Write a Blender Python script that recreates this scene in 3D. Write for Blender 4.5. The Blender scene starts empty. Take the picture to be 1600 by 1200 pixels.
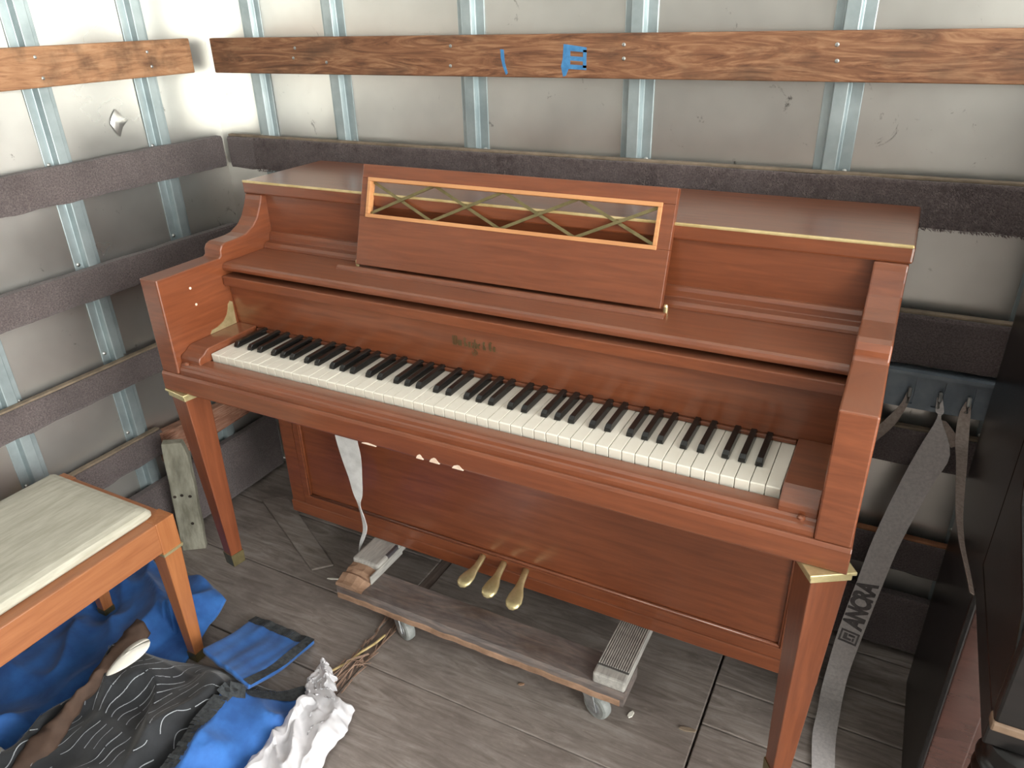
import bpy, bmesh, math, random
from mathutils import Vector, Matrix, noise

random.seed(7)
scene = bpy.context.scene
COL = scene.collection
R = math.radians

# ------------------------------------------------------------------ camera
cd = bpy.data.cameras.new('camera')
cam = bpy.data.objects.new('camera', cd)
COL.objects.link(cam)
yaw, pit, rol = R(28.201), R(26.613), R(-1.600)
fw = Vector((-math.sin(yaw) * math.cos(pit), math.cos(yaw) * math.cos(pit), -math.sin(pit)))
r0 = Vector((math.cos(yaw), math.sin(yaw), 0))
u0 = r0.cross(fw)
rt = r0 * math.cos(rol) + u0 * math.sin(rol)
up = -r0 * math.sin(rol) + u0 * math.cos(rol)
M = Matrix((rt, up, -fw)).transposed().to_4x4()
M.translation = Vector((0.700, -1.031, 1.4587))
cam.matrix_world = M
cd.sensor_width = 36.0
cd.lens = 1165.73 / 1600 * 36.0
cd.clip_start = 0.02
scene.camera = cam

# ------------------------------------------------------------------ light
w = bpy.data.worlds.new('sky'); scene.world = w; w.use_nodes = True
nt = w.node_tree; nt.nodes.clear()
wo = nt.nodes.new('ShaderNodeOutputWorld'); bg = nt.nodes.new('ShaderNodeBackground')
tc = nt.nodes.new('ShaderNodeTexCoord'); sx = nt.nodes.new('ShaderNodeSeparateXYZ'); rp = nt.nodes.new('ShaderNodeValToRGB')
nt.links.new(tc.outputs['Generated'], sx.inputs[0]); nt.links.new(sx.outputs['Z'], rp.inputs[0])
rp.color_ramp.elements[0].position = 0.0; rp.color_ramp.elements[0].color = (0.42, 0.50, 0.36, 1)
rp.color_ramp.elements[1].position = 0.35; rp.color_ramp.elements[1].color = (0.92, 0.97, 1.0, 1)
nt.links.new(rp.outputs[0], bg.inputs[0]); bg.inputs[1].default_value = 2.2
nt.links.new(bg.outputs[0], wo.inputs[0])

def area(name, loc, rot, sx_, sy_, power, col):
    l = bpy.data.lights.new(name, 'AREA'); l.shape = 'RECTANGLE'; l.size = sx_; l.size_y = sy_
    l.energy = power; l.color = col
    o = bpy.data.objects.new(name, l); COL.objects.link(o); o.location = loc; o.rotation_euler = rot
    return o
# daylight through the open rear end of the truck box (its +X end, right of the picture)
area('rear_door_daylight_offscreen', (2.475, -0.55, 1.15), (0, R(90), 0), 2.1, 2.2, 118, (1.0, 0.995, 0.955))

vs = scene.view_settings
vs.view_transform = 'Standard'; vs.look = 'None'; vs.gamma = 1.0; vs.use_curve_mapping = False
vs.exposure = 0.5

# ------------------------------------------------------------------ materials
def newmat(name):
    m = bpy.data.materials.new(name); m.use_nodes = True
    n = m.node_tree.nodes; return m, n, m.node_tree.links, n['Principled BSDF']

def noise_fac(n, l, scale, mapscale=(1, 1, 1), detail=5, rough=.6, dist=0.0, coord='Object'):
    t = n.new('ShaderNodeTexCoord'); mp = n.new('ShaderNodeMapping'); mp.inputs['Scale'].default_value = mapscale
    nz = n.new('ShaderNodeTexNoise'); nz.inputs['Scale'].default_value = scale
    nz.inputs['Detail'].default_value = detail; nz.inputs['Roughness'].default_value = rough
    nz.inputs['Distortion'].default_value = dist
    l.new(t.outputs[coord], mp.inputs[0]); l.new(mp.outputs[0], nz.inputs['Vector'])
    return nz.outputs['Fac']

def ramp(n, l, fac, stops):
    r = n.new('ShaderNodeValToRGB'); e = r.color_ramp.elements
    while len(e) < len(stops): e.new(0.5)
    for i, (p, c) in enumerate(stops):
        e[i].position = p; e[i].color = (*c, 1)
    l.new(fac, r.inputs[0]); return r.outputs[0]

def mix(n, l, fac, a, b):
    m = n.new('ShaderNodeMix'); m.data_type = 'RGBA'
    if isinstance(fac, (int, float)): m.inputs[0].default_value = fac
    else: l.new(fac, m.inputs[0])
    for sock, v in ((m.inputs[6], a), (m.inputs[7], b)):
        if isinstance(v, tuple): sock.default_value = (*v, 1)
        else: l.new(v, sock)
    return m.outputs[2]

def bump(n, l, p, fac, strength, dist=0.002):
    b = n.new('ShaderNodeBump'); b.inputs['Strength'].default_value = strength; b.inputs['Distance'].default_value = dist
    l.new(fac, b.inputs['Height']); l.new(b.outputs[0], p.inputs['Normal'])

def wood(name, dark, light, grain=(1, 14, 14), scale=6, rough=.35, dust=None, dustamt=0.0, bumps=.06, lo=.3, hi=.7, spec=.5, coat=0.0):
    m, n, l, p = newmat(name)
    f = noise_fac(n, l, scale, grain, 6, .6, .6)
    c = ramp(n, l, f, [(lo, dark), (hi, light)])
    if dust:
        g = n.new('ShaderNodeNewGeometry'); s = n.new('ShaderNodeSeparateXYZ'); l.new(g.outputs['Normal'], s.inputs[0])
        f2 = noise_fac(n, l, 9, (1, 1, 1), 4)
        mm = n.new('ShaderNodeMath'); mm.operation = 'MULTIPLY'
        mr = n.new('ShaderNodeMapRange'); mr.inputs[1].default_value = .55; mr.inputs[2].default_value = .95
        mr.inputs[3].default_value = 0; mr.inputs[4].default_value = dustamt
        l.new(s.outputs['Z'], mr.inputs[0])
        r2 = n.new('ShaderNodeMapRange'); r2.inputs[1].default_value = .3; r2.inputs[2].default_value = .7; r2.inputs[3].default_value = .6; r2.inputs[4].default_value = 1.1
        l.new(f2, r2.inputs[0]); l.new(mr.outputs[0], mm.inputs[0]); l.new(r2.outputs[0], mm.inputs[1])
        c = mix(n, l, mm.outputs[0], c, dust)
    l.new(c, p.inputs['Base Color']); p.inputs['Roughness'].default_value = rough
    p.inputs['Specular IOR Level'].default_value = spec
    p.inputs['Coat Weight'].default_value = coat; p.inputs['Coat Roughness'].default_value = .18
    if bumps: bump(n, l, p, f, bumps)
    return m

def plain(name, c1, c2, scale=30, rough=.5, metal=0.0, bumps=.1, bd=.001, mapscale=(1, 1, 1), detail=5, lo=.35, hi=.65, spec=.5, sheen=0):
    m, n, l, p = newmat(name)
    f = noise_fac(n, l, scale, mapscale, detail)
    l.new(ramp(n, l, f, [(lo, c1), (hi, c2)]), p.inputs['Base Color'])
    p.inputs['Roughness'].default_value = rough; p.inputs['Metallic'].default_value = metal
    p.inputs['Specular IOR Level'].default_value = spec
    if sheen: p.inputs['Sheen Weight'].default_value = sheen; p.inputs['Sheen Roughness'].default_value = .5
    if bumps: bump(n, l, p, f, bumps, bd)
    return m

MAT = {}
DUST = (.30, .22, .17)
MAT['piano'] = wood('piano_walnut', (.142, .038, .0145), (.222, .064, .025), dust=DUST, dustamt=.14, rough=.32, coat=.45)
MAT['piano_y'] = wood('piano_walnut_side', (.142, .038, .0145), (.222, .064, .025), grain=(2, 1, 16), dust=DUST, dustamt=.14, rough=.32, coat=.45)
MAT['piano_v'] = wood('piano_walnut_upright', (.142, .038, .0145), (.222, .064, .025), grain=(14, 14, 1), dust=DUST, dustamt=.14, rough=.32, coat=.45)
MAT['pale'] = wood('pale_moulding', (.50, .22, .09), (.62, .30, .13), rough=.4)
MAT['brass'] = plain('brass', (.56, .47, .24), (.72, .62, .36), 40, .35, .7, .05)
MAT['brass_dull'] = plain('aged_brass', (.20, .165, .080), (.28, .23, .115), 40, .45, .8, .05)
MAT['gold_edge'] = plain('worn_gold_edge', (.50, .36, .15), (.72, .58, .32), 14, .35, .4, .05)
MAT['ivory'] = plain('ivory_plastic', (.70, .66, .57), (.78, .745, .66), 8, .28, 0, 0)
MAT['ebony'] = plain('ebony_black', (.006, .006, .006), (.012, .011, .010), 20, .22, 0, 0)
MAT['gilt'] = plain('gilt_letters', (.085, .052, .020), (.14, .090, .038), 60, .45, .2, 0)
MAT['chip'] = plain('bare_chip', (.70, .52, .40), (.85, .70, .58), 60, .8, 0, .2)
MAT['nail_rust'] = plain('rusty_nail_stain', (.020, .014, .010), (.045, .030, .022), 40, .9, 0, 0)

def aluminium():
    m, n, l, p = newmat('scuffed_aluminium')
    big = noise_fac(n, l, 2.2, (1, 1, 1), 4)
    base = ramp(n, l, big, [(.30, (.56, .55, .53)), (.7, (.80, .79, .76))])
    sm = noise_fac(n, l, 14, (1, 1, .8), 8, .75, 1.2)
    smud = ramp(n, l, sm, [(.63, (0, 0, 0)), (.72, (1, 1, 1))])
    c = mix(n, l, smud, base, (.10, .095, .09))
    l.new(c, p.inputs['Base Color']); p.inputs['Metallic'].default_value = .85
    rr = n.new('ShaderNodeMapRange'); rr.inputs[3].default_value = .20; rr.inputs[4].default_value = .42
    l.new(big, rr.inputs[0]); l.new(rr.outputs[0], p.inputs['Roughness'])
    br = noise_fac(n, l, 40, (1, 1, .05), 3)
    bump(n, l, p, br, .04, .001)
    return m
MAT['alu'] = aluminium()
MAT['stud'] = plain('galvanised_steel', (.30, .36, .38), (.45, .52, .54), 9, .42, .55, .05, detail=6)
MAT['screw'] = plain('zinc_screw', (.30, .30, .29), (.5, .5, .48), 60, .4, .9, 0)

def beam_wood(name, stops, grain=(1, 9, 9), scale=5, rough=.7):
    m, n, l, p = newmat(name)
    f = noise_fac(n, l, scale, grain, 8, .65, 2.6)
    c = ramp(n, l, f, stops)
    f2 = noise_fac(n, l, 5, (1, 2, 2), 5)
    dk = ramp(n, l, f2, [(.5, (0, 0, 0)), (.72, (.8, .8, .8))])
    c2 = mix(n, l, dk, c, (.055, .030, .018))
    l.new(c2, p.inputs['Base Color']); p.inputs['Roughness'].default_value = rough
    bump(n, l, p, f, .35, .002)
    return m
BS = [(.30, (.085, .030, .013)), (.5, (.22, .095, .045)), (.70, (.38, .20, .105))]
MAT['beam'] = beam_wood('weathered_pine', BS)
MAT['beam_y'] = beam_wood('weathered_pine_side', [(.30, (.22, .095, .045)), (.5, (.38, .19, .095)), (.7, (.48, .27, .15))], (9, 1, 9))  # paler board of its own, with some door light put into its colour
MAT['red_plank'] = beam_wood('reddish_plank', [(.32, (.16, .055, .03)), (.5, (.36, .17, .11)), (.68, (.46, .28, .20))], (18, 1.2, 18), 6)
MAT['tan'] = plain('raw_wood_edge', (.16, .12, .085), (.25, .19, .135), 30, .8, 0, .2, mapscale=(1, 1, 1))
MAT['orange_wood'] = plain('orange_wood_edge', (.22, .08, .035), (.36, .15, .07), 20, .7)

def carpet(name, a, b):
    m, n, l, p = newmat(name)
    f = noise_fac(n, l, 260, (1, 1, 1), 3, .8)
    g = noise_fac(n, l, 7, (1, 1, 1), 4)
    c = ramp(n, l, f, [(.35, a), (.68, b)])
    c2 = mix(n, l, ramp(n, l, g, [(.4, (0, 0, 0)), (.75, (.5, .5, .5))]), c, tuple(x * .55 for x in a))
    l.new(c2, p.inputs['Base Color']); p.inputs['Roughness'].default_value = 1.0
    p.inputs['Specular IOR Level'].default_value = .1
    p.inputs['Sheen Weight'].default_value = .25
    bump(n, l, p, f, .9, .004)
    return m
MAT['carpet'] = carpet('plum_carpet', (.085, .066, .067), (.21, .168, .165))
MAT['pile'] = plain('plum_pile', (.085, .066, .067), (.21, .168, .165), 60, 1.0, 0, 0, spec=.1)

def floor_wood():
    m, n, l, p = newmat('worn_floor_boards')
    f = noise_fac(n, l, 5, (1, 7, 7), 9, .7, 1.6)
    c = ramp(n, l, f, [(.28, (.115, .090, .076)), (.5, (.25, .212, .19)), (.72, (.37, .33, .305))])
    g = noise_fac(n, l, 3.2, (1, 1, 1), 6, .7)
    gr = ramp(n, l, g, [(.42, (0, 0, 0)), (.70, (.75, .75, .75))])
    c2 = mix(n, l, gr, c, (.14, .115, .103))
    s = noise_fac(n, l, 60, (.5, 1, 1), 3)
    sp = ramp(n, l, s, [(.70, (0, 0, 0)), (.76, (.6, .6, .6))])
    c3 = mix(n, l, sp, c2, (.34, .29, .25))
    l.new(c3, p.inputs['Base Color']); p.inputs['Roughness'].default_value = .55
    bump(n, l, p, f, .35, .002)
    return m
MAT['floor'] = floor_wood()
MAT['floor_gap'] = plain('floor_gap_dirt', (.080, .065, .056), (.15, .125, .11), 30, .95)
MAT['dolly'] = beam_wood('dolly_plank', [(.3, (.095, .080, .078)), (.5, (.155, .130, .122)), (.7, (.25, .19, .16))], (1, 6, 6), 5, .6)
MAT['dolly_end'] = plain('grey_end_board', (.30, .29, .27), (.46, .44, .41), 20, .75, 0, .3, mapscale=(6, 1, 6))
MAT['raw'] = plain('splintered_raw_wood', (.20, .115, .07), (.38, .235, .155), 16, .85, 0, .6, .004)
MAT['rubber'] = plain('grooved_rubber', (.045, .042, .04), (.10, .095, .09), 50, .7, 0, .2)
MAT['rubber_lt'] = plain('grey_rubber_ridge', (.36, .34, .32), (.50, .48, .45), 50, .7, 0, .2)
MAT['castor'] = plain('castor_steel', (.30, .31, .32), (.52, .53, .54), 40, .4, .7, .1)
MAT['tyre'] = plain('grey_tyre', (.20, .21, .205), (.30, .31, .30), 30, .6)
MAT['cushion'] = plain('cream_upholstery', (.40, .375, .30), (.51, .485, .405), 90, .75, 0, .25, .001, mapscale=(1, .15, 1))
MAT['bench'] = wood('bench_wood', (.27, .095, .038), (.37, .145, .06), grain=(14, 1, 14), rough=.32, coat=.2)
MAT['bench_leg'] = wood('bench_leg_wood', (.30, .105, .038), (.40, .155, .058), grain=(14, 14, 1), rough=.32, coat=.2)
MAT['blue'] = plain('blue_quilt', (.016, .085, .30), (.032, .15, .47), 14, .8, 0, .4, .003, sheen=.15)
MAT['blackq'] = plain('black_quilt', (.009, .010, .012), (.024, .026, .031), 12, .85, 0, .4, .003, sheen=.25)
MAT['binding'] = plain('charcoal_binding', (.022, .026, .030), (.06, .066, .070), 120, .85, 0, .3)
MAT['thread'] = plain('white_thread', (.22, .235, .26), (.42, .44, .47), 60, .8, 0, 0)
MAT['white_rag'] = plain('white_rag', (.52, .51, .53), (.68, .66, .68), 10, .75, 0, .3, .003)
MAT['brown_cloth'] = plain('brown_cloth', (.040, .022, .015), (.085, .048, .032), 10, .85, 0, .3)
MAT['strap'] = plain('grey_webbing', (.45, .42, .42), (.57, .53, .52), 160, .8, 0, .4, .001)
MAT['strap_tan'] = plain('tan_webbing', (.28, .225, .20), (.40, .33, .29), 160, .8, 0, .4, .001)
MAT['strap_white'] = plain('white_webbing', (.58, .58, .57), (.74, .74, .73), 30, .75, 0, .2)
MAT['ink'] = plain('grey_ink', (.085, .075, .078), (.14, .125, .125), 90, .8, 0, 0)
MAT['track'] = plain('painted_track', (.16, .19, .23), (.25, .29, .33), 14, .5, .3, .1)
MAT['post'] = plain('weathered_grey_wood', (.17, .16, .12), (.36, .345, .275), 12, .9, 0, .5, .003, mapscale=(3, 3, .8))
MAT['paint'] = plain('blue_paint', (.035, .16, .36), (.07, .25, .50), 60, .6, 0, 0)
MAT['piano2'] = wood('black_lacquer', (.006, .006, .006), (.012, .010, .010), rough=.28, spec=.4)
MAT['piano2_panel'] = wood('dark_rosewood', (.045, .020, .016), (.080, .034, .027), grain=(1, 10, 6), rough=.22, coat=.8)
MAT['piano2_block'] = plain('worn_dark_edge', (.05, .045, .05), (.12, .11, .12), 8, .3)
MAT['piano2_trim'] = plain('worn_brown_trim', (.10, .062, .038), (.20, .13, .085), 20, .5)
MAT['seam'] = plain('brown_seam_board', (.13, .095, .08), (.22, .17, .145), 14, .8, 0, .3, mapscale=(8, 1, 8))
MAT['straw'] = plain('yellow_straw', (.42, .31, .13), (.58, .44, .22), 40, .8)
MAT['twig'] = plain('splinter_brown', (.16, .10, .07), (.34, .22, .16), 30, .85)
MAT['paper'] = plain('off_white_paper', (.66, .63, .55), (.80, .77, .70), 20, .8, 0, .1)
MAT['cord'] = plain('black_cord', (.01, .01, .01), (.03, .03, .03), 30, .6)

def roofmat():  # roof is unseen; its translucency is assumed so sky light comes through
    m, n, l, p = newmat('assumed_translucent_roof')
    n.remove(p); out = n['Material Output']
    d = n.new('ShaderNodeBsdfDiffuse'); t = n.new('ShaderNodeBsdfTranslucent'); a = n.new('ShaderNodeMixShader')
    f = noise_fac(n, l, 3, (1, 1, 1), 3)
    c = ramp(n, l, f, [(.3, (.74, .73, .71)), (.7, (.80, .79, .77))])
    l.new(c, d.inputs[0]); l.new(c, t.inputs[0]); a.inputs[0].default_value = .55
    l.new(d.outputs[0], a.inputs[1]); l.new(t.outputs[0], a.inputs[2]); l.new(a.outputs[0], out.inputs[0])
    return m
MAT['roof'] = roofmat()

# ------------------------------------------------------------------ mesh helpers
class MB:
    def __init__(s): s.v = []; s.f = []
    def add(s, vs_, fs):
        b = len(s.v); s.v += [tuple(v) for v in vs_]; s.f += [tuple(b + i for i in f) for f in fs]; return s
    def box(s, x0, x1, y0, y1, z0, z1):
        return s.add([(x0, y0, z0), (x1, y0, z0), (x1, y1, z0), (x0, y1, z0), (x0, y0, z1), (x1, y0, z1), (x1, y1, z1), (x0, y1, z1)],
                     [(0, 3, 2, 1), (4, 5, 6, 7), (0, 1, 5, 4), (1, 2, 6, 5), (2, 3, 7, 6), (3, 0, 4, 7)])
    def prism_x(s, poly, x0, x1):          # poly of (y, z)
        n = len(poly)
        s.add([(x0, y, z) for y, z in poly] + [(x1, y, z) for y, z in poly],
              [tuple(range(n)), tuple(range(2 * n - 1, n - 1, -1))] + [(i, i + n, (i + 1) % n + n, (i + 1) % n) for i in range(n)]); return s
    def prism_z(s, poly, z0, z1):
        n = len(poly)
        s.add([(x, y, z0) for x, y in poly] + [(x, y, z1) for x, y in poly],
              [tuple(range(n)), tuple(range(2 * n - 1, n - 1, -1))] + [(i, i + n, (i + 1) % n + n, (i + 1) % n) for i in range(n)]); return s
    def loft(s, rings, cap=True):
        n = len(rings[0]); b = len(s.v); s.v += [tuple(p) for r in rings for p in r]
        for k in range(len(rings) - 1):
            for i in range(n):
                j = (i + 1) % n
                s.f.append((b + k * n + i, b + k * n + j, b + (k + 1) * n + j, b + (k + 1) * n + i))
        if cap:
            s.f.append(tuple(b + i for i in range(n))[::-1]); m = b + (len(rings) - 1) * n
            s.f.append(tuple(m + i for i in range(n)))
        return s
    def tube(s, pts, rad, n=8):
        rings = []
        pts = [Vector(p) for p in pts]
        for i, p in enumerate(pts):
            d = (pts[min(i + 1, len(pts) - 1)] - pts[max(i - 1, 0)]).normalized()
            a = d.cross(Vector((0, 0, 1)));
            if a.length < .01: a = d.cross(Vector((1, 0, 0)))
            a.normalize(); b = a.cross(d)
            r = rad[i] if isinstance(rad, (list, tuple)) else rad
            rings.append([p + a * r * math.cos(2 * math.pi * k / n) + b * r * math.sin(2 * math.pi * k / n) for k in range(n)])
        return s.loft(rings)
    def lathe(s, prof, c=(0, 0, 0), n=20, axis='z'):
        rings = []
        for r, h in prof:
            ring = []
            for k in range(n):
                a = 2 * math.pi * k / n; ca, sa = r * math.cos(a), r * math.sin(a)
                if axis == 'z': ring.append((c[0] + ca, c[1] + sa, c[2] + h))
                elif axis == 'x': ring.append((c[0] + h, c[1] + ca, c[2] + sa))
                else: ring.append((c[0] + ca, c[1] + h, c[2] + sa))
            rings.append(ring)
        return s.loft(rings)
    def bar(s, a, b, w_, h_, upv=(0, 0, 1)):
        a = Vector(a); b = Vector(b); d = (b - a).normalized(); u = Vector(upv); sd = d.cross(u).normalized(); u = sd.cross(d)
        q = lambda p: [p + sd * w_ / 2 + u * h_ / 2, p - sd * w_ / 2 + u * h_ / 2, p - sd * w_ / 2 - u * h_ / 2, p + sd * w_ / 2 - u * h_ / 2]
        return s.loft([q(a), q(b)])
    def mesh(s, name):
        m = bpy.data.meshes.new(name); m.from_pydata(s.v, [], s.f)
        bm = bmesh.new(); bm.from_mesh(m); bmesh.ops.recalc_face_normals(bm, faces=bm.faces); bm.to_mesh(m); bm.free()
        return m

def link(name, me, mat, parent=None, smooth=False, bev=0.0, loc=None, seg=2):
    o = bpy.data.objects.new(name, me); COL.objects.link(o)
    if mat and not me.materials: me.materials.append(MAT[mat])
    if parent: o.parent = parent
    if loc: o.location = loc
    if smooth:
        for p in me.polygons: p.use_smooth = True
    if bev:
        b = o.modifiers.new('bevel', 'BEVEL'); b.width = bev; b.segments = seg; b.limit_method = 'ANGLE'; b.angle_limit = R(40)
        b.harden_normals = False
    return o

def put(name, mb, mat, parent=None, **k): return link(name, mb.mesh(name), mat, parent, **k)
def empty(name, loc=(0, 0, 0), rz=0):
    o = bpy.data.objects.new(name, None); COL.objects.link(o); o.location = loc; o.rotation_euler = (0, 0, rz)
    o.empty_display_size = .1; return o
def tag(o, label, cat, group=None, kind=None):
    if label: o['label'] = label
    if cat: o['category'] = cat
    if group: o['group'] = group
    if kind: o['kind'] = kind
    return o
def B(x0, x1, y0, y1, z0, z1): return MB().box(x0, x1, y0, y1, z0, z1)
def N(p, s, seed=0): return noise.noise(Vector((p[0] * s + seed, p[1] * s + seed * 1.7, (p[2] if len(p) > 2 else 0) * s - seed)))

def text_mesh(txt, size, shear=0.0, bold=.0, space=1.0):
    c = bpy.data.curves.new('txt', 'FONT'); c.body = txt; c.size = size; c.shear = shear; c.offset = bold; c.space_character = space
    c.align_x = 'CENTER'; c.align_y = 'CENTER'; c.extrude = .0004
    o = bpy.data.objects.new('txt', c); COL.objects.link(o)
    bpy.context.view_layer.update()
    me = bpy.data.meshes.new_from_object(o.evaluated_get(bpy.context.evaluated_depsgraph_get()))
    bpy.data.objects.remove(o); bpy.data.curves.remove(c); return me

# ================================================================== SETTING
YP, XP = .645, -1.165          # panel planes of the back and left wall
ZC = 2.25; XD = 2.46; YF = -1.75
def struct(o, label=None):
    o['kind'] = 'structure'
    if label: o['label'] = label
    return o

# --- floor
fl = struct(put('floor', B(XP - .05, XD, YF - .05, YP + .05, -.06, -.022), 'floor_gap'), 'worn wooden plank floor of the truck box')
def plank(x0, x1, y0, y1, dz=0.0):
    m = B(x0, x1, y0, y1, -.022, 0 + dz); put('plank', m, 'floor', fl, bev=.0025)
def plank_run(x0, x1, ys, gap):
    for a, b in zip(ys[:-1], ys[1:]): plank(x0, x1, a + gap / 2, b - gap / 2, random.uniform(-.0015, 0))
plank_run(XP, -.329, [YF, -1.5, -1.25, -1.0, -.77, -.54, -.31, -.085, .16, .40, YP], .004)
plank_run(-.293, .505, [YF, -1.45, -1.16, -.87, -.58, -.30, -.01, .44, YP], .0012)
plank_run(.510, XD, [YF] + [round(-1.70 + .126 * i, 3) for i in range(19)][:] + [YP], .004)
put('seam_strip', B(-.327, -.295, YF, YP, -.022, -.0045), 'seam', fl)
spl = MB()
for i in range(46):
    y = random.uniform(-.25, .12); x = random.choice([-.330, -.293]) + random.uniform(-.012, .012)
    a = random.uniform(.02, .06); t = random.uniform(-.35, .35)
    spl.bar((x, y, .002), (x + a * math.sin(t), y + a * math.cos(t), .004 + random.uniform(0, .006)), .003, .0016)
sp = put('splinters', spl, 'twig', fl); sp['kind'] = 'stuff'

# --- walls
def panel_mesh(a0, a1, z0, z1, seed, axis):
    mb = MB(); na, nz = 7, 22
    for j in range(nz + 1):
        for i in range(na + 1):
            a = a0 + (a1 - a0) * i / na; z = z0 + (z1 - z0) * j / nz
            d = .007 * N((a, z, seed), 2.6, seed) + .002 * N((a, z, seed), 8, seed)
            e = min(i, na - i) / na * 2; d *= min(1, e * 2)
            mb.v.append((a, YP + d, z) if axis == 'y' else (XP + d, a, z))
    for j in range(nz):
        for i in range(na):
            k = j * (na + 1) + i; mb.f.append((k, k + 1, k + na + 2, k + na + 1))
    return mb
HAT = [(-.036, 0), (-.036, .003), (-.019, .003), (-.016, .021), (.010, .021), (.013, .003), (.036, .003), (.036, 0)]
def stud(parent, c, axis, flip=1):
    pts = [(c + flip * a, (YP - d) if axis == 'y' else (XP + d)) for a, d in HAT]
    if axis == 'x': pts = [(q, p) for p, q in pts]
    o = put('stud', MB().prism_z(pts, 0, ZC), 'stud', parent, bev=.0015)
    sc = MB()
    for k in range(9):
        for sgn in (.026, -.028):
            z = .12 + .25 * k + (.03 if sgn > 0 else 0)
            if axis == 'y': sc.lathe([(.0055, -.003), (.0055, -.005), (.002, -.007)], (c + flip * sgn, YP, z), 8, 'y')
            else: sc.lathe([(.0055, .003), (.0055, .005), (.002, .007)], (XP, c + flip * sgn, z), 8, 'x')
    put('screws', sc, 'screw', o)
    return o
wb = struct(put('wall_back', B(XP - .03, XD, YP + .012, YP + .03, 0, ZC), 'alu'), 'scuffed aluminium truck wall with steel studs and slats')
wl = struct(put('wall_left', B(XP - .03, XP - .012, YF, YP + .03, 0, ZC), 'alu'), 'scuffed aluminium end wall of the truck box')
bst = [-.970, -.687, -.279, .136, .552, .962, 1.37, 1.78, 2.19]
lst = [.42, .12, -.18, -.48, -.78, -1.08, -1.38, -1.68]
ed = [XP] + bst + [XD]
for i in range(len(ed) - 1): put('panel', panel_mesh(ed[i], ed[i + 1], 0, ZC, i * 3.1, 'y'), 'alu', wb, smooth=True)
ed = [YP] + lst + [YF]
for i in range(len(ed) - 1): put('panel', panel_mesh(ed[i + 1], ed[i], 0, ZC, 50 + i * 2.3, 'x'), 'alu', wl, smooth=True)
for x in bst: stud(wb, x, 'y', 1 if x > -.9 else -1)
for y in lst: stud(wl, y, 'x', -1)
wf_ = struct(put('wall_front', B(XP - .03, XD, YF - .03, YF, 0, ZC), 'alu'), 'aluminium side wall of the truck behind the viewer')
ce = struct(put('ceiling', B(XP - .03, XD, YF - .03, YP + .03, ZC, ZC + .006), 'roof'), 'unseen roof of the truck box, assumed translucent to let sky light in')

# rails: bare pine beam at top, carpet wrapped slats below
YR0, YR1 = .6005, .6235
XR0, XR1 = -1.1205, -1.1435
def carpet_rail(axis, a0, a1, z0, z1, parent, seed, tan=True, tanmat='tan', hairs=0, hair_rng=None):
    L_ = a1 - a0; n = max(8, int(L_ / .02)); mb = MB(); rings = []
    for i in range(n + 1):
        a = a0 + L_ * i / n
        t = .0025 * N((a, seed, 0), 9); b = .004 * N((a, seed + 5, 0), 16) + .002 * N((a, seed, 3), 60)
        o = .003 * N((a, seed + 9, 1), 14)
        pr = [(.0, z0 + b), (.021 + o, z0 + b + .003), (.0235 + o, z0 + .012), (.0235 + o, z1 - .008 + t), (.020, z1 - .001 + t), (.0, z1 + t)]
        rings.append([(a, YR1 - d, z) if axis == 'y' else (XR1 + d, a, z) for d, z in pr])
    o = put('carpet_rail', mb.loft(rings), 'carpet', parent)
    if tan:
        if axis == 'y': put('wood_edge', B(a0, a1, YR0 + .006, YR1, z1 - .001, z1 + .005), tanmat, o, bev=.0015)
        else: put('wood_edge', B(XR1, XR0 - .006, a0, a1, z1 - .001, z1 + .005), tanmat, o, bev=.0015)
    if hairs:
        h = MB(); rnd = random.Random(seed)
        for k in range(hairs):
            a = rnd.uniform(*hair_rng); z = z0 + (z1 - z0) * rnd.random(); ln = rnd.uniform(.003, .008); an = rnd.uniform(-.6, .6) + .5
            d0 = .0225; dz = -ln * .6; da = ln * math.sin(an)
            p0 = (a - .0009, YR1 - d0, z); p1 = (a + .0009, YR1 - d0, z); p2 = (a + da, YR1 - d0 - ln * .6, z + dz)
            h.add([p0, p1, p2], [(0, 1, 2)])
        hh = put('pile', h, 'pile', o); hh['kind'] = 'stuff'
    return o
def beam(parent, axis, a0, a1, z0, z1, mat, screws):
    if axis == 'y': o = put('wood_rail', B(a0, a1, YR0, YR1, z0, z1), mat, parent, bev=.003)
    else: o = put('wood_rail', B(XR1, XR0, a0, a1, z0, z1), mat, parent, bev=.003)
    for a, z in screws:
        if axis == 'y': put('screw', MB().lathe([(.004, 0), (.004, -.001), (.002, -.002)], (a, YR0, z), 10, 'y'), 'screw', o)
        else: put('screw', MB().lathe([(.004, 0), (.004, .001), (.002, .002)], (XR0, a, z), 10, 'x'), 'screw', o)
    return o
bb = beam(wb, 'y', -1.098, XD, 1.321, 1.410, 'beam', [(-.79, 1.384), (-.80, 1.36), (-.313, 1.387), (-.316, 1.344), (.114, 1.388), (.115, 1.361), (.532, 1.386), (.536, 1.358), (-.69, 1.35)])
carpet_rail('y', -1.10, XD, 1.058, 1.150, wb, 1, hairs=42000, hair_rng=(-1.0, 1.0))
carpet_rail('y', -1.10, XD, .772, .884, wb, 2)
carpet_rail('y', -1.10, XD, .532, .622, wb, 3)
carpet_rail('y', -1.10, XD, .245, .338, wb, 4, tanmat='orange_wood')
carpet_rail('y', -1.10, XD, .012, .175, wb, 5, tan=False)
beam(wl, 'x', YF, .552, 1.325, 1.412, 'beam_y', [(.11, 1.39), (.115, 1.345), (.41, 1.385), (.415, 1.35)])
carpet_rail('x', YF, .60, 1.060, 1.150, wl, 11, tan=False)
carpet_rail('x', YF, .60, .808, .892, wl, 12, tan=False)
carpet_rail('x', YF, .60, .545, .622, wl, 13)
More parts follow.
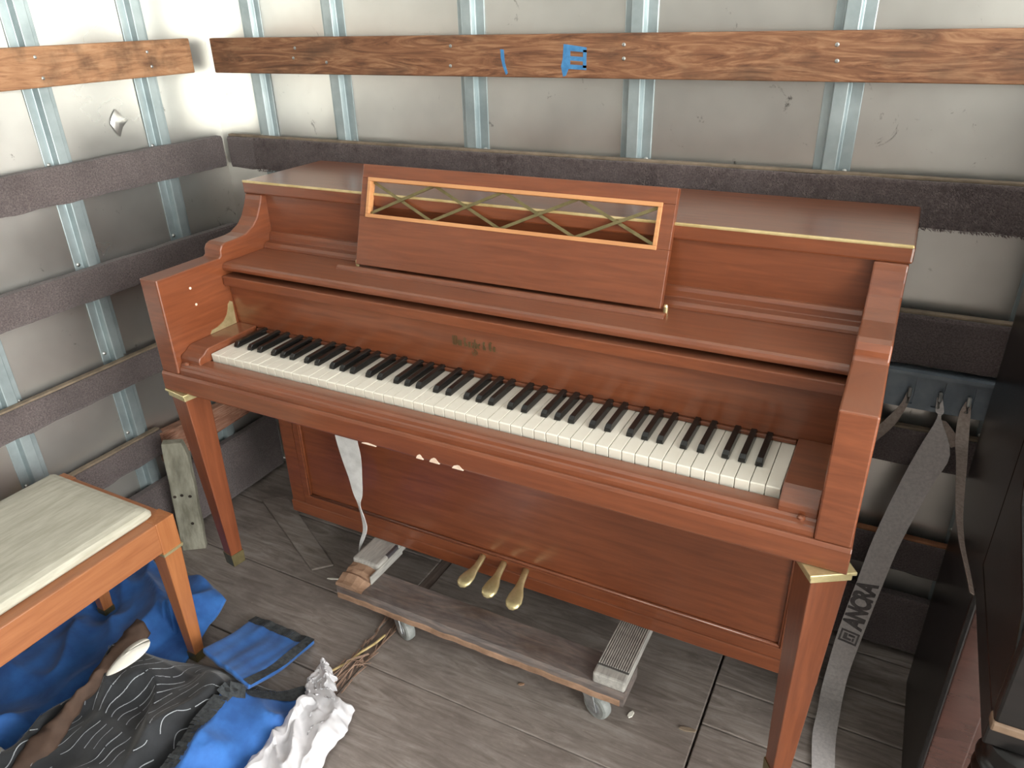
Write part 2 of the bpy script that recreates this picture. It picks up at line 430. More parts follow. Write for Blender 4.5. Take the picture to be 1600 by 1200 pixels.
carpet_rail('x', YF, .17, .300, .380, wl, 14)
carpet_rail('x', YF, .60, .010, .218, wl, 15, tan=False)
rp_ = put('bare_plank', MB().add([(XR1, .16, .268), (XR0 + .012, .16, .268), (XR0 + .012, .16, .372), (XR1, .16, .372),
                        (XR1, .575, .285), (XR0 + .012, .575, .285), (XR0 + .012, .575, .345), (XR1, .575, .345)],
                       [(0, 1, 2, 3), (4, 7, 6, 5), (0, 4, 5, 1), (1, 5, 6, 2), (2, 6, 7, 3), (3, 7, 4, 0)]), 'red_plank', wl, bev=.003)
rp_['label'] = 'bare reddish wooden plank'
# blue paint marks on the beam
def paint(pts, name='paint_mark'):
    mb = MB(); n = len(pts)
    mb.add([(x, YR0 - .0004, z) for x, z in pts] + [(x, YR0 + .0006, z) for x, z in pts],
           [tuple(range(n)), tuple(range(2 * n - 1, n - 1, -1))] + [(i, i + n, (i + 1) % n + n, (i + 1) % n) for i in range(n)])
    put(name, mb, 'paint', bb)
paint([(-.181, 1.380), (-.172, 1.379), (-.170, 1.352), (-.163, 1.330), (-.168, 1.326), (-.176, 1.345), (-.180, 1.362)])
# a block letter E with blobs at its foot
paint([(-.024, 1.390), (.030, 1.383), (.030, 1.373), (-.008, 1.376), (-.008, 1.366), (.022, 1.364), (.022, 1.355), (-.008, 1.357), (-.008, 1.349), (.030, 1.347), (.030, 1.338), (-.012, 1.340), (-.018, 1.326), (-.025, 1.324), (-.030, 1.345), (-.026, 1.36)])
paint([(.022, 1.378), (.030, 1.378), (.030, 1.342), (.022, 1.342)])
# dent in the left wall sheet
dn = MB(); c0 = (XP + .003, .305, 1.222)
ring = [(.0, -.036), (.014, -.012), (.034, .002), (.018, .018), (.004, .034), (-.012, .016), (-.020, .0), (-.012, -.016)]
dn.add([(XP + .002, c0[1] + a, c0[2] + b) for a, b in ring] + [(XP + .010, c0[1] - .004, c0[2] + .004)], [(i, (i + 1) % 8, 8) for i in range(8)])
put('dent', dn, 'alu', wl, smooth=True)

# E-track with slots
TY0, TY1 = .596, .602
tk = empty('logistic_track', (.70, .60, .68)); tk.parent = wb; tk.matrix_parent_inverse = Matrix()
tm = MB(); slots = [round(.727 + .0545 * i, 4) for i in range(18)]
tm.box(.66, 1.70, TY0, TY1, .748, .762).box(.66, 1.70, TY0, TY1, .678, .688).box(.66, 1.70, .588, TY1, .756, .764)
px_ = .66
for s_ in slots:
    tm.box(px_, s_ - .0095, TY0, TY1, .688, .748); px_ = s_ + .0095
tm.box(px_, 1.70, TY0, TY1, .688, .748)
bpy.data.objects.remove(tk)
tk = put('logistic_track', tm, 'track', wb); tk['label'] = 'grey blue slotted steel cargo track'
put('track_backing', B(.66, 1.70, TY1 + .0005, YR1, .675, .765), 'track', tk)

# ================================================================== MAIN PIANO
P = empty('upright_piano', (0, .30, .162))
tag(P, 'reddish brown wooden console piano with open keyboard, lattice music desk and brass pedals', 'piano')
PI_ = Matrix.Translation((0, -.30, -.162))
def pp(name, mb, mat, parent=None, **k):
    o = put(name, mb, mat, parent or P, **k)
    if (parent or P) is P: o.location = (0, -.30, -.162)
    return o
prof = [(-.050, .748), (-.050, .966), (.124, .967), (.130, .971), (.131, .983), (.138, .993), (.150, .997), (.195, .998), (.215, 1.001), (.240, 1.013), (.258, 1.030), (.270, 1.050), (.278, 1.066), (.282, 1.078), (.560, 1.078), (.560, .165), (.252, .165), (.252, .748)]
for s in (-1, 1):
    a, b = sorted((s * .672, s * .724)); o = pp('side_panel', MB().prism_x(prof, a, b), 'piano_y', bev=.003)
# lid
ld = pp('lid', B(-.728, .728, .283, .572, 1.078, 1.108), 'piano', bev=.004)
put('lid_edge', B(-.726, .726, .2815, .287, 1.1035, 1.1095), 'gold_edge', ld, bev=.002)
pp('upper_panel', B(-.672, .672, .297, .312, .980, 1.078), 'piano')
pp('moulding', MB().prism_x([(.262, .953), (.264, .960), (.270, .966), (.286, .968), (.288, .980), (.292, .987), (.300, .989), (.312, .989), (.312, .953)], -.672, .672), 'piano', bev=.002)
pp('shelf', MB().prism_x([(.128, .938), (.1265, .945), (.130, .951), (.136, .9535), (.300, .9535), (.300, .938)], -.672, .672), 'piano', bev=.0015)
pp('ledge', MB().prism_x([(.200, .9535), (.203, .958), (.210, .961), (.217, .9605), (.2225, .957), (.2225, .9535)], -.398, .352), 'piano', bev=.001)
pp('fallboard_rail', B(-.671, .671, .121, .160, .903, .9255), 'piano', bev=.002)
fb = pp('fallboard', MB().prism_x([(.136, .905), (.139, .86), (.143, .800), (.150, .795), (.170, .795), (.170, .905)], -.671, .671), 'piano', bev=.0015)
pp('key_strip', B(-.6125, .6125, .1385, .150, .7905, .7985), 'piano', bev=.002)
for s in (-1, 1):
    a, b = sorted((s * .6145, s * .6715))
    ck = pp('key_block', MB().prism_x([(-.034, .772), (-.035, .782), (-.032, .789), (-.026, .791), (-.018, .794), (-.010, .801), (-.002, .804), (.143, .804), (.143, .772)], a, b), 'piano', bev=.002)
    put('knob', MB().lathe([(.006, 0), (.006, .003), (.003, .005)], (s * .650, -.040, .772), 12), 'piano', ck)
ks = pp('key_slip', MB().prism_x([(-.046, .747), (-.046, .757), (-.043, .762), (-.040, .764), (-.038, .770), (-.033, .7735), (-.004, .7735), (-.004, .747)], -.6715, .6715), 'piano', bev=.001)
kb = pp('key_bed', MB().prism_x([(-.0525, .702), (-.054, .706), (-.054, .742), (-.050, .7478), (.30, .7478), (.30, .702)], -.7255, .7255), 'piano', bev=.0012)
for x, w_, h_ in ((-.027, .016, .010), (.006, .022, .011), (.057, .024, .009), (-.147, .035, .004)):
    c_ = MB(); n = 7; pts_ = [(x - w_ / 2 + w_ * i / (n - 1), .7022 + h_ * (math.sin(math.pi * i / (n - 1)) ** .7) * (1 + .25 * N((x, i, 0), 3.3))) for i in range(n)]
    lo_ = [(p[0], .7016) for p in reversed(pts_)]
    ring_ = pts_ + lo_; m_ = len(ring_)
    c_.add([(p, -.0546, q_) for p, q_ in ring_] + [(p, -.0520, q_) for p, q_ in ring_], [tuple(range(m_)), tuple(range(2 * m_ - 1, m_ - 1, -1))] + [(i, i + m_, (i + 1) % m_ + m_, (i + 1) % m_) for i in range(m_)])
    put('chip', c_, 'chip', kb)

# keys
KW = 1.225 / 52
wkey = MB().prism_x([(.0, .770), (-.0012, .788), (.0, .790), (.15, .790), (.15, .770)], -.01125, .01125).mesh('white_key')
wkey.materials.append(MAT['ivory'])
bk = MB()
q = lambda y, z, w_: [(-w_, y, z), (w_, y, z)]
bk.add([(-.0066, .047, .7902), (.0066, .047, .7902), (.0066, .146, .7902), (-.0066, .146, .7902),
        (-.0049, .0545, .8030), (.0049, .0545, .8030), (.0050, .146, .8040), (-.0050, .146, .8040),
        (-.0060, .0485, .7975), (.0060, .0485, .7975)],
       [(0, 3, 2, 1), (4, 5, 6, 7), (0, 1, 9, 8), (8, 9, 5, 4), (1, 2, 6, 5, 9), (2, 3, 7, 6), (3, 0, 8, 4, 7)])
bkey = bk.mesh('black_key'); bkey.materials.append(MAT['ebony'])
OFF = (0, -.30, -.162)
wi = 0
seq = 'C.D.EF.G.A.B'
for k in range(88):
    nt_ = (k + 9) % 12
    if seq[nt_] != '.':
        x = -.6125 + (wi + .5) * KW; wi += 1
        link('white_key', wkey, None, P, bev=.0009, loc=(x, OFF[1], OFF[2] + random.uniform(-.0006, .0004)), seg=2)
    else:
        d = {1: -.0028, 3: .0028, 6: -.0035, 8: 0, 10: .0035}[nt_]
        link('black_key', bkey, None, P, bev=.0012, loc=(-.6125 + wi * KW + d, OFF[1], OFF[2]), seg=2)
pp('key_frame', B(-.612, .612, .002, .14, .748, .769), 'tan')

# brass hinge brackets on the arm faces
bp = [(.056, .8045), (.062, .8125), (.080, .8145), (.100, .822), (.113, .834), (.119, .846), (.122, .856), (.129, .862), (.1355, .858), (.1355, .8045)]
for s in (-1, 1):
    a, b = sorted((s * .6705, s * .6725)); br = pp('bracket', MB().prism_x(bp, a, b), 'brass')
# bumper dots
for y, z in ((.03, .925), (.036, .885)):
    pp('bumper', MB().lathe([(.003, 0), (.003, .001), (.001, .002)], (-.672, y, z), 8, 'x'), 'chip')

# fallboard lettering, broad nib strokes
def nib(strokes, size, x0, z0, mb, w_=.17, ang=R(40), zs=1.0):
    nx, nz = w_ * math.cos(ang) * size / 2, w_ * math.sin(ang) * size / 2
    for st in strokes:
        for (ax, az), (bx, bz) in zip(st[:-1], st[1:]):
            A = (x0 + ax * size, z0 + az * size * zs); Bq = (x0 + bx * size, z0 + bz * size * zs)
            pts = [(A[0] - nx, A[1] - nz), (A[0] + nx, A[1] + nz), (Bq[0] + nx, Bq[1] + nz), (Bq[0] - nx, Bq[1] - nz)]
            yv = [.136 + (.905 - z) / .105 * .0065 for _, z in pts]
            mb.add([(p[0], yv[i] - .0006, p[1]) for i, p in enumerate(pts)] + [(p[0], yv[i] + .001, p[1]) for i, p in enumerate(pts)],
                   [(0, 1, 2, 3), (7, 6, 5, 4), (0, 4, 5, 1), (1, 5, 6, 2), (2, 6, 7, 3), (3, 7, 4, 0)])
G = {'W': ([[(.0, .95), (.12, 1.0), (.12, .1), (.3, 0), (.42, .1), (.42, 1.0)], [(.42, .1), (.6, 0), (.75, .15), (.75, .95), (.62, 1)]], .98),
     'm': ([[(.05, .6), (.05, .0)], [(.05, .55), (.25, .62), (.25, 0)], [(.25, .55), (.45, .62), (.45, 0), (.52, .05)]], .68),
     'K': ([[(.1, 1), (.1, 0)], [(.1, .5), (.4, .95)], [(.15, .5), (.45, .05), (.55, .1)]], .72),
     'n': ([[(.05, .6), (.05, .0)], [(.05, .55), (.28, .62), (.28, 0), (.36, .06)]], .52),
     'a': ([[(.08, .55), (.28, .6), (.28, 0), (.36, .06)], [(.28, .32), (.08, .25), (.08, .05), (.28, .05)]], .52),
     'b': ([[(.06, 1), (.06, .05), (.28, .02), (.3, .5), (.06, .58)]], .5),
     'e': ([[(.06, .3), (.3, .4), (.26, .6), (.06, .5), (.06, .08), (.3, .06)]], .48),
     '&': ([[(.45, .0), (.1, .7), (.25, .9), (.35, .7), (.05, .2), (.2, .0), (.48, .4)]], .72),
     'C': ([[(.5, .85), (.3, 1.0), (.1, .8), (.1, .2), (.3, 0), (.52, .18)], [(.3, .85), (.3, .2)]], .68),
     'o': ([[(.06, .5), (.06, .08), (.25, .02), (.3, .5), (.06, .56)]], .5),
     '.': ([[(.05, 0), (.08, .06)]], .3), ' ': ([], .28)}
txt = 'Wm Knabe & Co.'
tw = sum(G[c][1] for c in txt); SZ = .105 / tw
mb = MB(); x = -.061
for c in txt:
    nib(G[c][0], SZ, x, .856, mb, .21, R(32), 1.45); x += G[c][1] * SZ
lt = put('lettering', mb, 'gilt', fb)
em = MB()
for k in range(10):
    a0_, a1_ = 2 * math.pi * k / 10, 2 * math.pi * (k + 1) / 10
    nib([[(math.cos(a0_) * .5, math.sin(a0_) * .55), (math.cos(a1_) * .5, math.sin(a1_) * .55)]], .012, -.010, .8455, em, .14)
nib([[(-.2, -.3), (0, .35), (.2, -.3)], [(-.25, 0), (.25, .05)], [(0, .5), (0, .8)]], .012, -.010, .8455, em, .14)
put('emblem', em, 'gilt', fb)

# lower front
pp('lower_panel', B(-.672, .672, .259, .275, .225, .702), 'piano')
fr = MB().box(-.672, .672, .250, .268, .165, .232).box(-.672, -.652, .250, .268, .232, .702).box(.640, .672, .250, .268, .232, .702)
pp('lower_frame', fr, 'piano', bev=.0015)
pp('toe_strip', B(-.7235, .7235, .246, .258, .165, .203), 'piano', bev=.003)
pp('panel_moulding', MB().tube([(-.650, .2555, .235), (-.650, .2555, .702)], .0042, 8), 'piano', smooth=True)
pp('panel_moulding', MB().tube([(.638, .2555, .235), (.638, .2555, .702)], .0042, 8), 'piano', smooth=True)
pp('panel_moulding', MB().tube([(-.650, .2555, .235), (.638, .2555, .235)], .0042, 8), 'piano', smooth=True)
pp('bottom_board', B(-.672, .672, .262, .556, .162, .182), 'tan')
bf = MB().box(-.672, .672, .536, .556, .182, .23).box(-.672, .672, .536, .556, 1.03, 1.075)
for k in range(5): bf.box(-.66 + .315 * k, -.60 + .315 * k, .512, .556, .182, 1.06)
pp('back_frame', bf, 'piano')
pp('back_board', B(-.672, .672, .505, .512, .182, 1.075), 'tan')
# pedals
def pedal(pts):
    sec = [(0, .0085, .007), (.25, .0085, .007), (.42, .009, .007), (.55, .0115, .0065), (.70, .018, .007), (.85, .0205, .0075), (.95, .0155, .007), (1.0, .006, .003)]
    a, b, c = [Vector(p) for p in pts]; rings = []
    for t, w_, h_ in sec:
        p = a * (1 - t) ** 2 + b * 2 * t * (1 - t) + c * t * t
        d = (b - a) * 2 * (1 - t) + (c - b) * 2 * t; d.normalize(); s_ = d.cross(Vector((0, 0, 1))).normalized(); u_ = s_.cross(d)
        rings.append([p + s_ * w_ * math.cos(2 * math.pi * k / 14) + u_ * h_ * math.sin(2 * math.pi * k / 14) for k in range(14)])
    return MB().loft(rings)
for pts in (((-.086, .262, .222), (-.074, .205, .219), (-.098, .152, .196)), ((-.026, .262, .222), (-.016, .205, .219), (-.020, .146, .196)), ((.036, .262, .222), (.047, .20, .219), (.054, .136, .196))):
    o = pp('pedal', pedal(pts), 'brass', smooth=True)

# front legs, both twisted a little on their dowels
def leg(cx, cy, rz, top, bot, s0, s1, bx, by, mat):
    c, s = math.cos(rz), math.sin(rz)
    def sq(w_, z, ox=0, oy=0, g=0): return [(cx + ox + c * a - s * b, cy + oy + s * a + c * b, z) for a, b in ((-w_ - g, -w_ - g), (w_ + g, -w_ - g), (w_ + g, w_ + g), (-w_ - g, w_ + g))]
    o = pp('leg', MB().loft([sq(s0, top), sq(s1, bot, bx, by)]), mat, bev=.002)
    cap = MB().loft([sq(s0, top + .004, 0, 0, .007), sq(s0, top - .002, 0, 0, .007)]).loft([sq(s0, top - .002, 0, 0, .003), sq(s0, top - .014, 0, 0, .003)])
    put('brass_cap', cap, 'brass', o, bev=.0012)
    h = .045; k = h / (top - bot)
    put('ferrule', MB().loft([sq(s1 + (s0 - s1) * k * .8, bot + h * .8, bx * (1 - k * .8), by * (1 - k * .8), .0015), sq(s1, bot, bx, by, .0012)]), 'brass_dull', o)
    put('glide', MB().lathe([(.010, 0), (.011, -.004), (.006, -.009)], (cx + bx, cy + by, bot), 14), 'brass_dull', o)
    return o
leg(-.688, -.022, R(-9), .698, .188, .030, .0155, .010, .007, 'piano_v')
leg(.690, -.028, R(32), .698, .188, .029, .0155, -.006, .004, 'piano_v')

# music desk
D0 = Vector((0, .225, .960)); D1 = Vector((0, .292, 1.168)); du = (D1 - D0).normalized(); dn_ = Vector((1, 0, 0)).cross(du)   # dn_ points towards the viewer
def dpt(x, v, d): return D0 + Vector((x, 0, 0)) + du * v - dn_ * d * -1 if False else D0 + Vector((x, 0, 0)) + du * v + dn_ * d
def dbox(mb, x0, x1, v0, v1, d0, d1):
    vs_ = [dpt(x, v, d) for d in (d0, d1) for (x, v) in ((x0, v0), (x1, v0), (x1, v1), (x0, v1))]
    mb.add(vs_, [(0, 3, 2, 1), (4, 5, 6, 7), (0, 1, 5, 4), (1, 2, 6, 5), (2, 3, 7, 6), (3, 0, 4, 7)]); return mb
xa, xb, xc, xd = -.360, -.341, .312, .338; va, vb, vc, vd = .003, .109, .190, .219
T0, T1 = -.016, 0
m = MB(); dbox(m, xa, xd, va, vb, T0, T1); dbox(m, xa, xd, vc, vd, T0, T1); dbox(m, xa, xb, vb, vc, T0, T1); dbox(m, xc, xd, vb, vc, T0, T1)
dk = pp('music_desk', m, 'piano', bev=.001)
for (x0, x1, v0, v1) in ((xb - .002, xc + .002, vb - .002, vb + .006), (xb - .002, xc + .002, vc - .006, vc + .002), (xb - .002, xb + .006, vb + .006, vc - .006), (xc - .006, xc + .002, vb + .006, vc - .006)):
    put('window_frame', dbox(MB(), x0, x1, v0, v1, T0 + .002, T1 + .003), 'pale', dk, bev=.001)
nx = 4; cw = (xc - xb) / nx
for i in range(nx):
    l0 = xb + cw * i; l1 = l0 + cw
    for k, (p0, p1) in enumerate((((l0, vb + .004), (l1, vc - .004)), ((l0, vc - .004), (l1, vb + .004)))):
        put('lattice_bar', MB().bar(dpt(p0[0], p0[1], -.006 - .003 * k), dpt(p1[0], p1[1], -.006 - .003 * k), .006, .0025, tuple(dn_)), 'brass_dull', dk)
for x in (xa - .006, xd + .006):
    put('clip', MB().lathe([(.0045, 0), (.0045, .010), (.003, .014)], (x, .240, .9535), 12), 'brass', dk)

# ================================================================== DOLLY
D = tag(empty('furniture_dolly', (-.04, .25, 0)), 'grey weathered wooden furniture dolly with ribbed end pads under the piano', 'dolly')
def dp(name, mb, mat, parent=None, **k):
    o = put(name, mb, mat, parent or D, **k)
    if parent is None: o.location = (.04, -.25, 0)
    return o
def rough_box(x0, x1, y0, y1, z0, z1, n, amp, seed):
    mb = MB(); rings = []
    for i in range(n + 1):
        x = x0 + (x1 - x0) * i / n
        a = amp * N((x, seed, 0), 22); b = amp * .7 * N((x, seed + 4, 0), 35); c_ = amp * N((x, seed + 8, 0), 15)
        rings.append([(x, y0 + a, z0 + b), (x, y0 + a * .6, z1 - .006), (x, y0 + .006 + c_ * .3, z1), (x, y1 + c_ * .5, z1), (x, y1 + c_ * .5, z0)])
    return mb.loft(rings)
dp('front_plank', rough_box(-.432, .358, .078, .172, .090, .126, 60, .004, 2), 'dolly')
dp('worn_edge', rough_box(-.430, .350, .0755, .080, .0905, .110, 60, .003, 2), 'raw')
dp('rear_plank', rough_box(-.432, .358, .405, .495, .090, .126, 30, .003, 5), 'dolly')
rb = dp('end_board', B(.283, .358, .082, .495, .1265, .157), 'dolly_end', bev=.005)
gr = MB()
for i in range(14):
    x = .2865 + i * .0052; gr.box(x, x + .0026, .112, .49, .1585, .1618)
pad = put('rubber_pad', B(.285, .3575, .108, .494, .157, .1592), 'rubber', rb)
put('ribs', gr, 'rubber_lt', pad)
lb = dp('end_board', B(-.436, -.352, .155, .495, .1265, .1618), 'dolly_end', bev=.006)
rgh = MB(); rings = []
for i in range(9):
    t = i / 8; y = .080 + t * .085
    tp = .150 + .009 * N((t, 3, 1), 7) - .010 * (1 - t) ** 2
    rings.append([(-.436 + .004 * N((t, 1, 0), 9), y, .1265), (-.434, y, tp - .004), (-.415, y, tp + .004 * N((t, 7, 0), 9)), (-.385, y, tp + .006 * N((t, 9, 0), 8)), (-.357 - .012 * (1 - t), y, tp - .006), (-.352 - .014 * abs(N((t, 2, 0), 6)), y, .1265)])
put('broken_end', rgh.loft(rings), 'raw', lb)
put('blue_smear', B(-.360, -.3518, .200, .248, .150, .1622), 'piano2_block', lb)
put('pale_side', B(-.3525, -.3495, .120, .26, .1268, .152), 'dolly_end', lb)
def castor(x, y, ang):
    c, s = math.cos(ang), math.sin(ang)
    o = dp('castor', MB().box(x - .032, x + .032, y - .026, y + .026, .086, .0898).lathe([(.018, .066), (.024, .072), (.024, .086)], (x, y, 0), 16), 'castor')
    fk = MB()
    for sgn in (-1, 1):
        ox, oy = -s * .017 * sgn, c * .017 * sgn
        pts = [(x + ox - c * .018, y + oy - s * .018, .072), (x + ox + c * .018, y + oy + s * .018, .072), (x + ox + c * .030, y + oy + s * .030, .030), (x + ox + c * .012, y + oy + s * .012, .022)]
        nx_, ny_ = -s * .0015, c * .0015
        fk.loft([[(p[0] - nx_, p[1] - ny_, p[2]) for p in pts], [(p[0] + nx_, p[1] + ny_, p[2]) for p in pts]])
    put('fork', fk, 'castor', o)
    wx, wy = x + c * .018, y + s * .018
    def ringp(r, h, n=24): return [(wx + c * r * math.cos(2 * math.pi * k / n) - s * h, wy + s * r * math.cos(2 * math.pi * k / n) + c * h, .0345 + r * math.sin(2 * math.pi * k / n)) for k in range(n)]
    put('wheel', MB().loft([ringp(.028, -.013), ringp(.033, -.010), ringp(.0345, -.004), ringp(.0345, .004), ringp(.033, .010), ringp(.028, .013)]), 'tyre', o, smooth=False, bev=0)
    put('hub', MB().loft([ringp(.018, -.0145), ringp(.018, .0145)]).loft([ringp(.006, -.019), ringp(.006, .019)]), 'castor', o)
castor(-.262, .118, R(-25)); castor(.272, .112, R(-20)); castor(-.30, .45, R(30)); castor(.25, .45, R(-50))

# ================================================================== BENCH
BX0, BX1, BY0, BY1 = -1.062, -.662, -.92, -.158
Bn = tag(empty('piano_bench', (-.86, -.54, 0)), 'wooden piano bench with a cream upholstered seat beside the slatted wall', 'bench')
def bp_(name, mb, mat, **k):
    o = put(name, mb, mat, Bn, **k); o.location = (.86, .54, 0); return o
bp_('frame', B(BX0 + .004, BX1 - .004, BY0 + .004, BY1 - .004, .405, .440), 'bench', bev=.003)
bp_('apron', B(BX1 - .022, BX1 - .003, BY0 + .04, BY1 - .04, .362, .4395), 'bench', bev=.002)
bp_('apron', B(BX0 + .003, BX0 + .022, BY0 + .04, BY1 - .04, .362, .4395), 'bench', bev=.002)
bp_('apron', B(BX0 + .04, BX1 - .04, BY0 + .003, BY0 + .022, .362, .4395), 'bench', bev=.002)
bp_('apron', B(BX0 + .04, BX1 - .04, BY1 - .022, BY1 - .003, .362, .4395), 'bench', bev=.002)
cu = MB(); cr = []
cx0, cx1, cy0, cy1 = BX0 + .012, BX1 - .030, BY0 + .03, BY1 - .028
for (ins, z) in ((.006, .441), (.0, .448), (.0, .456), (.006, .464), (.02, .469), (.05, .472)):
    ring = []
    for (sx_, sy_) in ((0, 0), (1, 0), (1, 1), (0, 1)):
        for k in range(5):
            r_ = .012; a = math.pi * (1 + .5 * [0, 1, 2, 3][(0, 1, 2, 3)[[(0, 0), (1, 0), (1, 1), (0, 1)].index((sx_, sy_))]] + .125 * k)
            X_ = (cx1 - ins - r_) if sx_ else (cx0 + ins + r_); Y_ = (cy1 - ins - r_) if sy_ else (cy0 + ins + r_)
            ring.append((X_ + r_ * math.cos(a), Y_ + r_ * math.sin(a), z))
    cr.append(ring)
bp_('cushion', cu.loft(cr), 'cushion', smooth=False)
for (x, y) in ((BX1 - .025, BY1 - .025), (BX0 + .025, BY1 - .025), (BX1 - .025, BY0 + .025), (BX0 + .025, BY0 + .025)):
    def sq(w_, z, g=0): return [(x - w_ - g, y - w_ - g, z), (x + w_ + g, y - w_ - g, z), (x + w_ + g, y + w_ + g, z), (x - w_ - g, y + w_ + g, z)]
    lg = bp_('leg', MB().loft([sq(.0135, .012), sq(.0235, .355), sq(.0245, .357), sq(.0245, .4415)]), 'bench_leg', bev=.002)
    put('brass_ring', MB().loft([sq(.0235, .350, .0025), sq(.0245, .358, .0025)]), 'brass', lg)
    put('ferrule', MB().loft([sq(.0138, .002, .001), sq(.0145, .028, .001)]), 'brass_dull', lg)

# ================================================================== SECOND PIANO
S = tag(empty('dark_piano', (1.64, .36, 0)), 'black lacquered antique upright piano with turned leg beside the hanging straps', 'piano')
def s2(name, mb, mat, **k):
    o = put(name, mb, mat, S, **k); o.location = (-1.64, -.36, 0); return o
SX = .916
for a, b in ((SX, SX + .010), (2.36, 2.37)): s2('side_panel', B(a, b, .128, .520, 0, 1.30), 'piano2', bev=.003)
s2('lid', B(SX - .0, 2.39, .100, .525, 1.30, 1.33), 'piano2', bev=.006)
s2('lower_panel', B(SX + .010, 2.36, .142, .165, .07, .60), 'piano2_panel')
s2('plinth', B(SX + .010, 2.36, .132, .165, 0, .075), 'piano2_panel', bev=.003)
for a, b in ((SX + .010, SX + .07), (2.30, 2.36)): s2('panel_stile', B(a, b, .134, .1425, .075, .598), 'piano2_panel', bev=.003)
s2('upper_panel', B(SX + .010, 2.36, .142, .165, .84, 1.30), 'piano2')
s2('back_panel', B(SX + .010, 2.36, .50, .515, .05, 1.28), 'piano2')
s2('key_bed', B(SX, 2.37, -.185, .141, .602, .655), 'piano2', bev=.003)
for a, b in ((SX, SX + .05), (2.32, 2.37)):
    arm = s2('arm', MB().prism_x([(-.180, .655), (-.186, .70), (-.180, .76), (-.15, .80), (.02, .84), (.07, .88), (.11, .98), (.127, .98), (.127, .655)], a, b), 'piano2', bev=.003)
s2('fallboard', B(SX + .05, 2.32, .02, .05, .655, .83), 'piano2')
s2('key_slip', B(SX + .05, 2.32, -.170, -.145, .655, .685), 'piano2', bev=.002)
ke = s2('front_block', B(SX - .001, SX + .105, -.205, -.184, .657, .82), 'piano2', bev=.004)
put('worn_trim', B(SX - .003, SX + .108, -.2085, -.186, .650, .664), 'piano2_trim', ke, bev=.003)
def turned(x, y):
    pr = []
    for i in range(201):
        z = .60 - i * .003
        if z > .57: r_ = .040
        elif z > .44: r_ = .044 + .0045 * math.sin((z - .44) / .13 * math.pi * 11)
        elif z > .12: r_ = .030 + .014 * math.sin((z - .12) / .32 * math.pi) + .002 * math.sin(z * 120)
        else: r_ = .030 + .010 * (.12 - z) / .12
        pr.append((r_, z))
    return MB().lathe(pr, (x, y, 0), 28)
s2('leg', turned(SX + .050, -.165), 'piano2', smooth=True)
s2('leg', turned(2.31, -.145), 'piano2', smooth=True)

# ================================================================== STRAPS
def ribbon(Ls, Rs, th=.0018, sub=4):
    """webbing between two edge polylines, smoothed, with thickness"""
    def cr(pts):
        pts = [Vector(p) for p in pts]; out = []
        for i in range(len(pts) - 1):
            p0 = pts[max(i - 1, 0)]; p1 = pts[i]; p2 = pts[i + 1]; p3 = pts[min(i + 2, len(pts) - 1)]
            for k in range(sub):
                t = k / sub
                out.append(.5 * ((2 * p1) + (p2 - p0) * t + (2 * p0 - 5 * p1 + 4 * p2 - p3) * t * t + (3 * p1 - p0 - 3 * p2 + p3) * t ** 3))
        out.append(pts[-1]); return out
    A, Bq = cr(Ls), cr(Rs); rings = []
    for i in range(len(A)):
        t = (A[min(i + 1, len(A) - 1)] - A[max(i - 1, 0)]) + (Bq[min(i + 1, len(A) - 1)] - Bq[max(i - 1, 0)])
        n = (Bq[i] - A[i]).cross(t)
        n = n.normalized() * th / 2 if n.length > 1e-9 else Vector((0, th / 2, 0))
        rings.append([A[i] + n, Bq[i] + n, Bq[i] - n, A[i] - n])
    return MB().loft(rings)
# printed strap
aL = [(.8340, .592, .715), (.836, .580, .690), (.842, .575, .676), (.823, .565, .604), (.803, .550, .519), (.776, .510, .390), (.763, .480, .290), (.747, .455, .152), (.741, .440, .045), (.738, .395, .008), (.738, .33, .005), (.737, .264, .004), (.747, .182, .004), (.760, .08, .004)]
aR = [(.8440, .592, .715), (.852, .580, .690), (.850, .572, .676), (.881, .560, .604), (.862, .550, .525), (.831, .510, .398), (.815, .480, .298), (.799, .455, .160), (.789, .440, .050), (.786, .398, .008), (.785, .34, .005), (.785, .27, .004), (.792, .19, .004), (.805, .09, .004)]
st = put('cargo_strap', ribbon(aL, aR), 'strap')
tag(st, 'long grey webbing strap with printed letters trailing from wall track to floor', 'strap')
st_fold = put('folded_tail', ribbon([(.846, .574, .672), (.862, .570, .640), (.880, .566, .618)], [(.858, .572, .675), (.882, .568, .650), (.893, .566, .630)]), 'strap_tan', st)
# the print on the strap
pa = (Vector(aL[6]) + Vector(aR[6])) / 2; pb = (Vector(aL[7]) + Vector(aR[7])) / 2
upd = (pa - pb).normalized(); acr = (Vector(aR[6]) - Vector(aL[6])); acr = (acr - upd * acr.dot(upd)).normalized(); nr = upd.cross(acr).normalized()
if nr.y > 0: nr = -nr
tm_ = text_mesh('ANCRA', .060, 0.0, .0028, .92)
xs = [v.co.x for v in tm_.vertices]; ln = max(xs) - min(xs)
